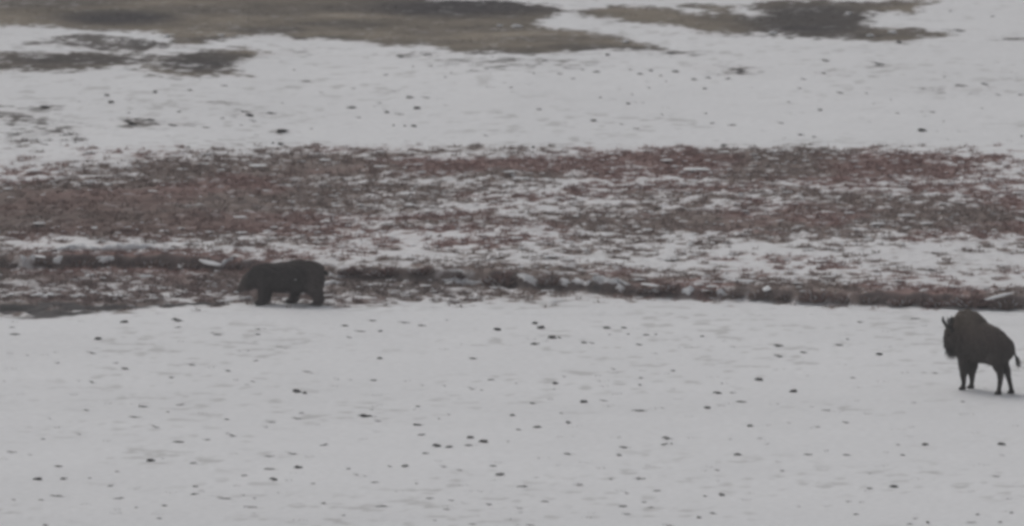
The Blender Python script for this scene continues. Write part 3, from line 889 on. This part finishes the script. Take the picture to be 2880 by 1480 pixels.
# ---- bear, head down, walking; +X is the way it faces
def bear():
    e = bpy.data.objects.new('bear', None); COL.objects.link(e)
    tag(e, 'dark brown bear walking head down in front of the reddish heath bank', 'bear')
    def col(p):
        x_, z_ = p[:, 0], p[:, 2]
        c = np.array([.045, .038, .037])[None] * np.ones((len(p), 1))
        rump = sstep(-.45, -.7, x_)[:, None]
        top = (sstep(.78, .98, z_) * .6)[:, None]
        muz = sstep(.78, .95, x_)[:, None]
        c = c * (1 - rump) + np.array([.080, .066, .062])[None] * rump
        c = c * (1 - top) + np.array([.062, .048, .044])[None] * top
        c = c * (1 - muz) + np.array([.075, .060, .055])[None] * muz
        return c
    torso = [(-.885,0,.60,.08,.10),(-.86,0,.60,.17,.22),(-.80,0,.61,.23,.29),(-.66,0,.63,.28,.345),(-.45,0,.64,.30,.355),(-.28,0,.64,.30,.355),(0,0,.61,.29,.33),(.25,0,.60,.275,.315),
             (.45,0,.60,.26,.305),(.58,0,.60,.22,.27),(.68,0,.565,.185,.225),(.76,0,.52,.165,.20),(.84,.01,.46,.15,.175),(.90,.02,.41,.115,.13),(.97,.02,.345,.075,.09),(1.02,.02,.30,.055,.065),(1.04,.02,.285,.03,.035)]
    fl = [(.50,.14,.66,.11,.17),(.48,.17,.48,.11,.14),(.45,.18,.34,.10,.125),(.46,.18,.20,.09,.105),(.48,.18,.10,.085,.10),(.53,.18,.065,.08,.07),(.60,.18,.045,.075,.05),(.64,.18,.04,.04,.03)]
    fr = [(a - .05, -b, c, d, f) for a, b, c, d, f in fl]
    hr = [(-.45,-.14,.62,.12,.20),(-.36,-.17,.46,.12,.18),(-.27,-.18,.34,.105,.14),(-.21,-.18,.21,.085,.10),(-.21,-.18,.10,.08,.085),(-.15,-.18,.06,.08,.06),(-.06,-.18,.045,.075,.05),(-.02,-.18,.04,.04,.03)]
    hl = [(-.62,.13,.62,.13,.25),(-.64,.16,.48,.135,.225),(-.72,.18,.34,.12,.18),(-.78,.18,.22,.10,.14),(-.81,.18,.11,.085,.11),(-.79,.18,.055,.08,.055),(-.69,.18,.045,.075,.05),(-.64,.18,.04,.04,.03)]
    rough = lambda p: .05 + .03 * sstep(.3, .6, p[:, 2]) - .03 * sstep(.75, .9, p[:, 0])
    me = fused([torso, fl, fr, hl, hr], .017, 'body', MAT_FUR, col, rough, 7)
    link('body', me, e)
    f = link('coat', fur(me, 15000, lambda p: .05 - .03 * sstep(.8, .95, p[:, 0]), col, (-.5, 0, -.6), 'coat', seed=9), e)
    f['kind'] = 'stuff'
    for sgn in (1, -1):
        E = [(.76, sgn * .10, .62, .03, .03), (.765, sgn * .125, .665, .045, .03), (.77, sgn * .13, .705, .03, .015)]
        simple('ear', E, MAT_FUR_DARK, e)
        ball('eye', (.91, .02 + sgn * .095, .46), .012, MAT_EYE, e)
    ball('nose', (1.045, .02, .305), .030, MAT_NOSE, e, (.8, 1.1, .8))
    simple('tail', [(-.90,0,.76,.04,.03),(-.95,0,.72,.04,.035),(-.98,0,.66,.015,.012)], MAT_FUR_DARK, e)
    for (hx, hy) in ((.63, .18), (.58, -.18), (-.03, -.18), (-.65, .18)):
        for k in range(5):
            yy = hy + (k - 2) * .027
            simple('claw', [(hx - .02, yy, .05, .010, .010), (hx + .03, yy, .042, .008, .008), (hx + .065, yy, .015, .003, .003)], MAT_HORN, e)
    # a fleck of snow caught in the coat of the flank
    ball('snow_fleck', (-.30, .315, .60), .014, MAT_SNOW, e, (1.3, .5, .9))
    return e

MAT_FUR_DARK, t_, b_ = new_mat('dark_fur', .9)
noise_colour(t_, b_, (.032, .028, .026), .2, 14.0)

BI = bison()
x, y, z = on_ground(2760, 1102)
BI.location = (x, y, z)
BI.rotation_euler.z = R(180 - 45)
BI.location.z = float(min(gz(x + a, y + b)[0] for a, b in ((-.3, .3), (.4, -.4)))) + .005
BE = bear()
x, y, z = on_ground(799, 857)
BE.location = (x, y, z)
BE.rotation_euler.z = R(180 - 6)

# ------------------------------------------------------------------ grass tips standing out of the snow
def tuft_mesh(seed, n=26, spread=.32):
    """unit-wide tuft: bent grass blades arching over both ways from a matted crown"""
    r = np.random.default_rng(seed)
    v = []; f = []
    def quad(a, b, wd):
        k = len(v); a = np.array(a); b = np.array(b)
        d = b - a; s = np.cross(d, [0.1, 1, .3]); s = s / (np.linalg.norm(s) + 1e-9) * wd
        v.extend([a - s, a + s, b + s * .6, b - s * .6]); f.append((k, k + 1, k + 2, k + 3))
    tilt = r.uniform(-.06, .06)
    for i in range(n):
        x0, y0 = r.normal(0, spread * .35), r.normal(0, .12)
        reach = r.uniform(.08, .55 - abs(x0)) * (1 if r.random() < .6 else -1); h = r.uniform(.14, .34)
        p0 = (x0, y0, .0); p1 = (x0 + reach * .35, y0 + r.normal(0, .04), h); p2 = (x0 + reach * .75, y0 + r.normal(0, .08), h * .72 + tilt)
        p3 = (x0 + reach, y0 - abs(r.normal(0, .12)), .0)
        wd = r.uniform(.018, .035)
        quad(p0, p1, wd); quad(p1, p2, wd); quad(p2, p3, wd * .7)
    # matted crown
    k = len(v); m = 9
    v.append(np.array([r.uniform(-.12, .12), 0, .20]))
    for j in range(m):
        a = 2 * math.pi * j / m; q = r.uniform(.6, 1.3)
        v.append(np.array([.30 * q * math.cos(a), .2 * q * math.sin(a), -.03]))
    tri = [(k, k + 1 + j, k + 1 + (j + 1) % m, k + 1 + (j + 1) % m) for j in range(m)]
    return np.array(v), f, [(a, b, c) for a, b, c, _ in tri]

def tuft_data(name, seed, mat, n=26):
    v, q, t = tuft_mesh(seed, n)
    me = bpy.data.meshes.new(name)
    me.from_pydata([tuple(p) for p in v], [], [tuple(a) for a in q] + t)
    me.materials.append(mat); me.update()
    return me
TUFT_D = [tuft_data('grass_tuft', 300 + i, MAT_TUFT) for i in range(6)]
TUFT_M = [tuft_data('grass_tuft', 315 + i, MAT_TUFT_MID, 18) for i in range(6)]
TUFT_P = [tuft_data('grass_tuft', 330 + i, MAT_TUFT_PALE, 14) for i in range(6)]

Z1 = "620,135,50,80 790,28,60,70 1130,18,110,60 1125,60,50,40 95,105,90,50 80,60,50,35 590,225,90,30 790,325,55,55 735,285,40,30 1220,298,70,40 590,410,60,40 1090,380,40,45 1450,337,45,45 1620,272,40,40 1605,405,40,30 1490,400,40,25 1380,108,90,40 1635,72,45,40 1635,105,45,50 1545,215,80,25 1950,342,70,30 1885,470,70,100 1932,480,30,70 550,587,60,40 910,563,110,35 860,630,90,35 1065,597,35,30 1140,550,70,30 1280,610,50,25 1440,645,60,35 1890,640,90,35 1910,603,60,30 1715,660,90,30 990,692,100,40 1135,787,100,50 1310,773,60,30 1480,750,100,35 500,740,40,30 275,768,50,30 75,853,70,35 365,700,60,25 950,908,75,90 1220,922,60,45 370,943,75,50 740,975,35,40 240,1025,90,65 405,1022,50,60 570,1017,40,30 1710,958,130,40 1890,950,60,70 1740,1028,60,80 1985,1050,40,35 1550,1000,70,40 1240,1068,50,50 1235,1117,60,50 700,1068,60,30 750,1143,90,40 370,1132,160,30 85,1155,35,40 260,1155,60,30 525,1185,60,25 1430,1143,170,35 1590,1202,90,40 1040,1192,50,50 865,1200,40,30 2050,1177,45,45 1010,1272,60,35 735,1245,90,25 290,1315,50,50 1900,1290,120,25 1860,862,120,35 1710,878,70,30 2050,805,80,40 1960,890,40,25 365,285,40,30 280,240,60,20 80,325,90,25 470,492,50,25 1615,1150,40,25 1500,1070,50,25"
Z2 = "200,18,80,40 25,50,60,50 120,85,80,35 245,85,45,50 50,125,40,40 400,30,80,30 510,50,90,40 995,75,65,75 1230,38,50,80 1265,65,60,95 1340,128,70,90 1230,168,60,60 1385,127,40,50 1535,158,50,55 1590,160,40,35 1685,65,80,55 1795,65,50,50 1820,103,35,30 1935,108,60,50 1992,103,25,45 1890,170,55,50 245,257,55,55 835,258,70,50 205,395,70,40 950,392,80,30 1725,325,40,35 2105,335,50,40 1415,373,25,35 1355,418,40,70 1900,382,45,35 1895,428,35,50 830,452,50,30 890,460,25,40 1210,542,60,45 1535,535,70,70 485,560,50,30 190,580,30,30 150,625,100,65 230,655,50,35 1080,618,55,60 680,615,30,35 620,640,30,30 1395,605,25,30 1665,525,60,30 1745,488,60,25 1700,565,60,25 1885,588,100,50 2030,580,40,20 1440,667,50,60 490,680,100,45 1240,695,60,55 1125,708,60,35 510,742,60,50 605,815,75,90 680,820,60,55 815,762,60,65 805,810,75,50 905,787,80,95 535,860,50,50 1450,865,90,40 2070,766,70,55 2040,803,70,45 2095,800,25,45 1800,823,80,45 1760,873,40,55 310,942,50,35 400,942,55,60 650,944,60,40 750,967,45,40 965,939,60,45 45,957,50,35 95,995,45,40 1005,997,65,80 210,1043,60,40 480,1050,30,30 765,1067,100,25 880,1108,160,25 1145,1070,120,30 1500,1060,80,30 1710,1022,40,40 1900,1020,110,40 1945,947,40,25 1995,1097,60,50 1815,1113,40,30 560,1145,60,40 700,1157,50,30 1290,1165,80,40 1920,1168,50,40 1785,1197,85,45 1960,1202,50,30 255,1195,110,35 1130,1207,70,30 940,1183,80,30 670,1217,80,30 1810,1245,70,30 595,1283,25,35 1570,1270,60,20 1200,1315,60,35 830,1310,60,30 2080,1318,90,40 15,1253,30,30 1060,1285,50,20"
Z3 = "125,115,40,50 605,180,75,60 620,245,85,50 770,220,65,45 1000,173,85,45 1045,137,40,40 1250,232,50,65 1130,27,60,40 1475,5,60,30 485,395,60,90 705,468,65,90 230,478,75,55 320,475,50,30 375,532,75,50 155,572,45,80 430,686,55,60 850,690,55,40 1035,665,60,45 910,587,60,30 820,568,35,25 1080,380,45,40 1600,350,50,35 1400,355,70,25 1475,545,60,25 1170,615,40,25 1775,532,40,40 485,772,50,25 535,805,40,20 1430,757,60,25 1370,806,35,40 1535,805,50,65 2020,804,60,80 1395,870,50,50 350,868,70,60 790,867,75,45 1040,870,80,35 910,850,30,20 220,967,40,40 630,970,30,50 1990,1005,70,35 1185,1083,50,45 1340,1073,75,70 140,1132,40,40 245,1127,55,65 430,1120,60,20 1045,1173,40,25 1130,1175,40,20 195,1240,50,45 105,1268,35,55 1100,1245,60,40 1865,1247,40,50 1475,1272,40,30 1440,1307,60,35 1555,1300,35,60 2015,1295,40,50 1830,1298,80,30 2085,1237,35,50 2055,1155,40,25 1495,1030,150,15"
T1 = "810,718,60,60 835,772,60,75 1170,695,35,70 1435,677,40,50 350,810,110,70 215,885,60,50 970,850,40,40 980,762,60,20 600,770,60,20 1350,840,60,40 1880,872,80,75 2050,852,80,50 1840,845,80,40 1680,888,50,35 1910,912,60,40 1310,945,110,50 1130,905,100,60 1000,945,130,70 520,975,60,35 2120,998,120,70 2060,1080,20,70 2115,1087,60,70 2350,970,25,35 1425,1107,30,50 1820,940,30,30 340,1085,80,40 110,1010,80,50 570,1070,60,30 1270,1028,40,25 2130,775,30,30 2430,700,50,20 2170,660,60,20 2310,610,120,30 2220,525,30,40 1690,645,60,30 1550,960,80,35"
T2 = "570,817,60,85 75,812,80,60 345,847,60,60 440,860,80,30 285,775,55,40 520,735,80,55 640,735,80,35 395,943,30,50 480,945,30,45 550,950,70,55 1090,1022,40,35 790,800,40,25 1490,823,50,50 1905,910,60,60 2165,782,45,55 1955,733,35,40 2270,778,30,25 2040,755,60,25 2110,932,25,35 2225,965,60,35 2420,862,25,30 830,548,35,40 785,580,30,35 335,562,40,40 90,663,40,35 450,425,80,60 640,412,130,50 1530,455,80,50 1400,490,40,40 1925,540,80,50 2250,555,60,50 2335,530,50,45 2410,568,30,40 2520,540,60,55 2180,522,30,45 2010,415,50,60 2490,405,80,60 1280,657,30,35 1370,640,160,25 1650,555,60,35 1450,550,30,40 1745,590,50,30 1820,525,40,35 2320,660,40,35 2450,610,30,30 2195,710,30,30 1450,1113,40,60 1095,515,40,35 420,690,60,25 540,500,30,30 670,495,50,30 130,885,50,30"
T3 = "1810,987,90,85 1035,830,40,60 1190,697,75,45 1385,702,35,40 1975,578,30,40 1970,912,30,30 1885,845,70,40 895,1015,60,50 990,1030,50,40 740,925,60,40 225,925,45,45 370,940,110,30 880,662,40,40 800,765,45,30 600,993,60,25 1085,457,130,50 1065,550,90,45 1490,483,250,35 2095,228,140,45 2480,295,130,40 2020,80,30,35 2335,120,40,30 90,597,70,50 200,583,60,50 340,590,60,45 440,540,160,50 170,665,60,45 1630,320,50,70 2110,645,110,35 2290,635,130,30 915,595,60,30 1620,850,40,30 175,853,40,30 305,1100,60,60 2090,995,100,25 2380,712,60,30 2550,712,70,35 2560,1025,30,50"
marks = []
for txt, sc_, ox, oy in ((Z1, 2.255, 0, 893), (Z2, 2.255, 960, 893), (Z3, 2.255, 1920, 893), (T1, 2.683, 0, 0), (T2, 2.683, 960, 0), (T3, 2.683, 1920, 0)):
    for q in txt.split():
        a, b, c, d = map(float, q.split(','))
        marks.append((ox + a / sc_, oy + b / sc_, c / sc_, d / 100))

def zone(px, py):
    if py < 500:
        row = 'under the bare patches' if py < 235 else ('mid upper slope' if py < 330 else 'just above the heath')
        col = ['at the far left', 'left of centre', 'near the centre', 'right of centre', 'at the far right'][min(4, int(px / 576))]
        return row, col
    rows = [(965, 'just below the bank'), (1110, 'at bison leg level'), (1250, 'mid snow plain'), (1380, 'lower snow plain'), (9999, 'lower snow edge')]
    row = next(r_ for lim, r_ in rows if py < lim)
    col = ['far left', 'left', 'below the bear', 'left of centre', 'centre', 'right of centre', 'right', 'left of the bison' if py < 1110 else 'far right'][min(7, int(px / 360))]
    return row, col

solid = [m for m in marks if m[3] >= .30]
faint = [m for m in marks if m[3] < .30]
groups = {}
for m in solid:
    size = 'wide' if m[2] > 38 else ('small' if m[2] < 20 else 'short')
    tone = 'black' if m[3] > .72 else ('dark' if m[3] > .45 else 'pale')
    row, colm = zone(m[0], m[1])
    groups.setdefault((tone, size, row, colm), []).append(m)
ORD = ['leftmost', 'second from left', 'third from left', 'fourth from left', 'fifth from left', 'sixth from left', 'seventh from left', 'eighth from left', 'ninth from left', 'tenth from left', 'eleventh from left', 'rightmost']
ti = 0
for (tone, size, row, colm), ms in groups.items():
    ms.sort()
    for i, (px, py, wp, dk) in enumerate(ms):
        x, y, z = on_ground(px, py + 3)
        s = math.hypot(y, CAM_H) / M_PX
        me = (TUFT_D if dk > .62 else (TUFT_M if dk > .42 else TUFT_P))[ti % 6]
        o = link('grass_tuft', me)
        o.location = (x, y, z)
        wd = wp * s * 1.05
        hgt = s * (7 + 13 * dk + .06 * wp) * (1.25 if dk > .5 else .85)
        o.scale = (wd, max(.12, wd * .7), hgt)
        if rng.random() < .3: o.scale.x *= -1
        o.rotation_euler = (0, rng.normal(.10, .12), rng.uniform(-.5, .5))
        if len(ms) == 1: lab = f'{tone} {size} grass tuft {row}, {colm}'
        else: lab = f'{tone} {size} grass tuft {row}, {colm}, {ORD[min(i, 11)]}'
        tag(o, lab, 'grass tuft', 'grass tufts poking through the snow')
        ti += 1
# barely visible tips: one scattered mass
vv = []; ff = []
for (px, py, wp, dk) in faint + [(rng.uniform(0, 2880), rng.uniform(900, 1480), rng.uniform(8, 40), .15) for _ in range(150)] + [(rng.uniform(0, 2880), rng.uniform(160, 400), rng.uniform(8, 30), .15) for _ in range(90)]:
    x, y, z = on_ground(px, py)
    s = math.hypot(y, CAM_H) / M_PX
    for _ in range(int(4 + 30 * dk)):
        a = rng.normal(0, wp * s * .3); b = rng.normal(0, .05); h = rng.uniform(.008, .03 + .04 * dk); l = rng.normal(0, .03); k = len(vv)
        vv += [(x + a - .009, y + b, z - .01), (x + a + .009, y + b, z - .01), (x + a + l, y + b, z + h)]
        ff.append((k, k + 1, k + 2))
o = link('faint_grass', np_mesh('faint_grass', np.array(vv), np.array(ff), None, False, (MAT_TUFT_PALE,)))
tag(o, 'faint grass tips barely showing through the snow', None, None, 'stuff')

# ------------------------------------------------------------------ misty winter air
bm = bmesh.new(); bmesh.ops.create_cube(bm, size=1)
me = bpy.data.meshes.new('haze'); bm.to_mesh(me); bm.free()
hz = link('haze', me)
hz.scale = (2400, 2400, 36)
hz.location = (0, 700, 14.5)
tag(hz, kind='stuff')
m = bpy.data.materials.new('haze'); m.use_nodes = True
hn = m.node_tree; hn.nodes.clear()
pv = hn.nodes.new('ShaderNodeVolumePrincipled')
pv.inputs['Color'].default_value = (.93, .93, .95, 1)
pv.inputs['Density'].default_value = 0.00031
pv.inputs['Anisotropy'].default_value = 0.0
ou = hn.nodes.new('ShaderNodeOutputMaterial')
hn.links.new(pv.outputs[0], ou.inputs['Volume'])
me.materials.append(m)
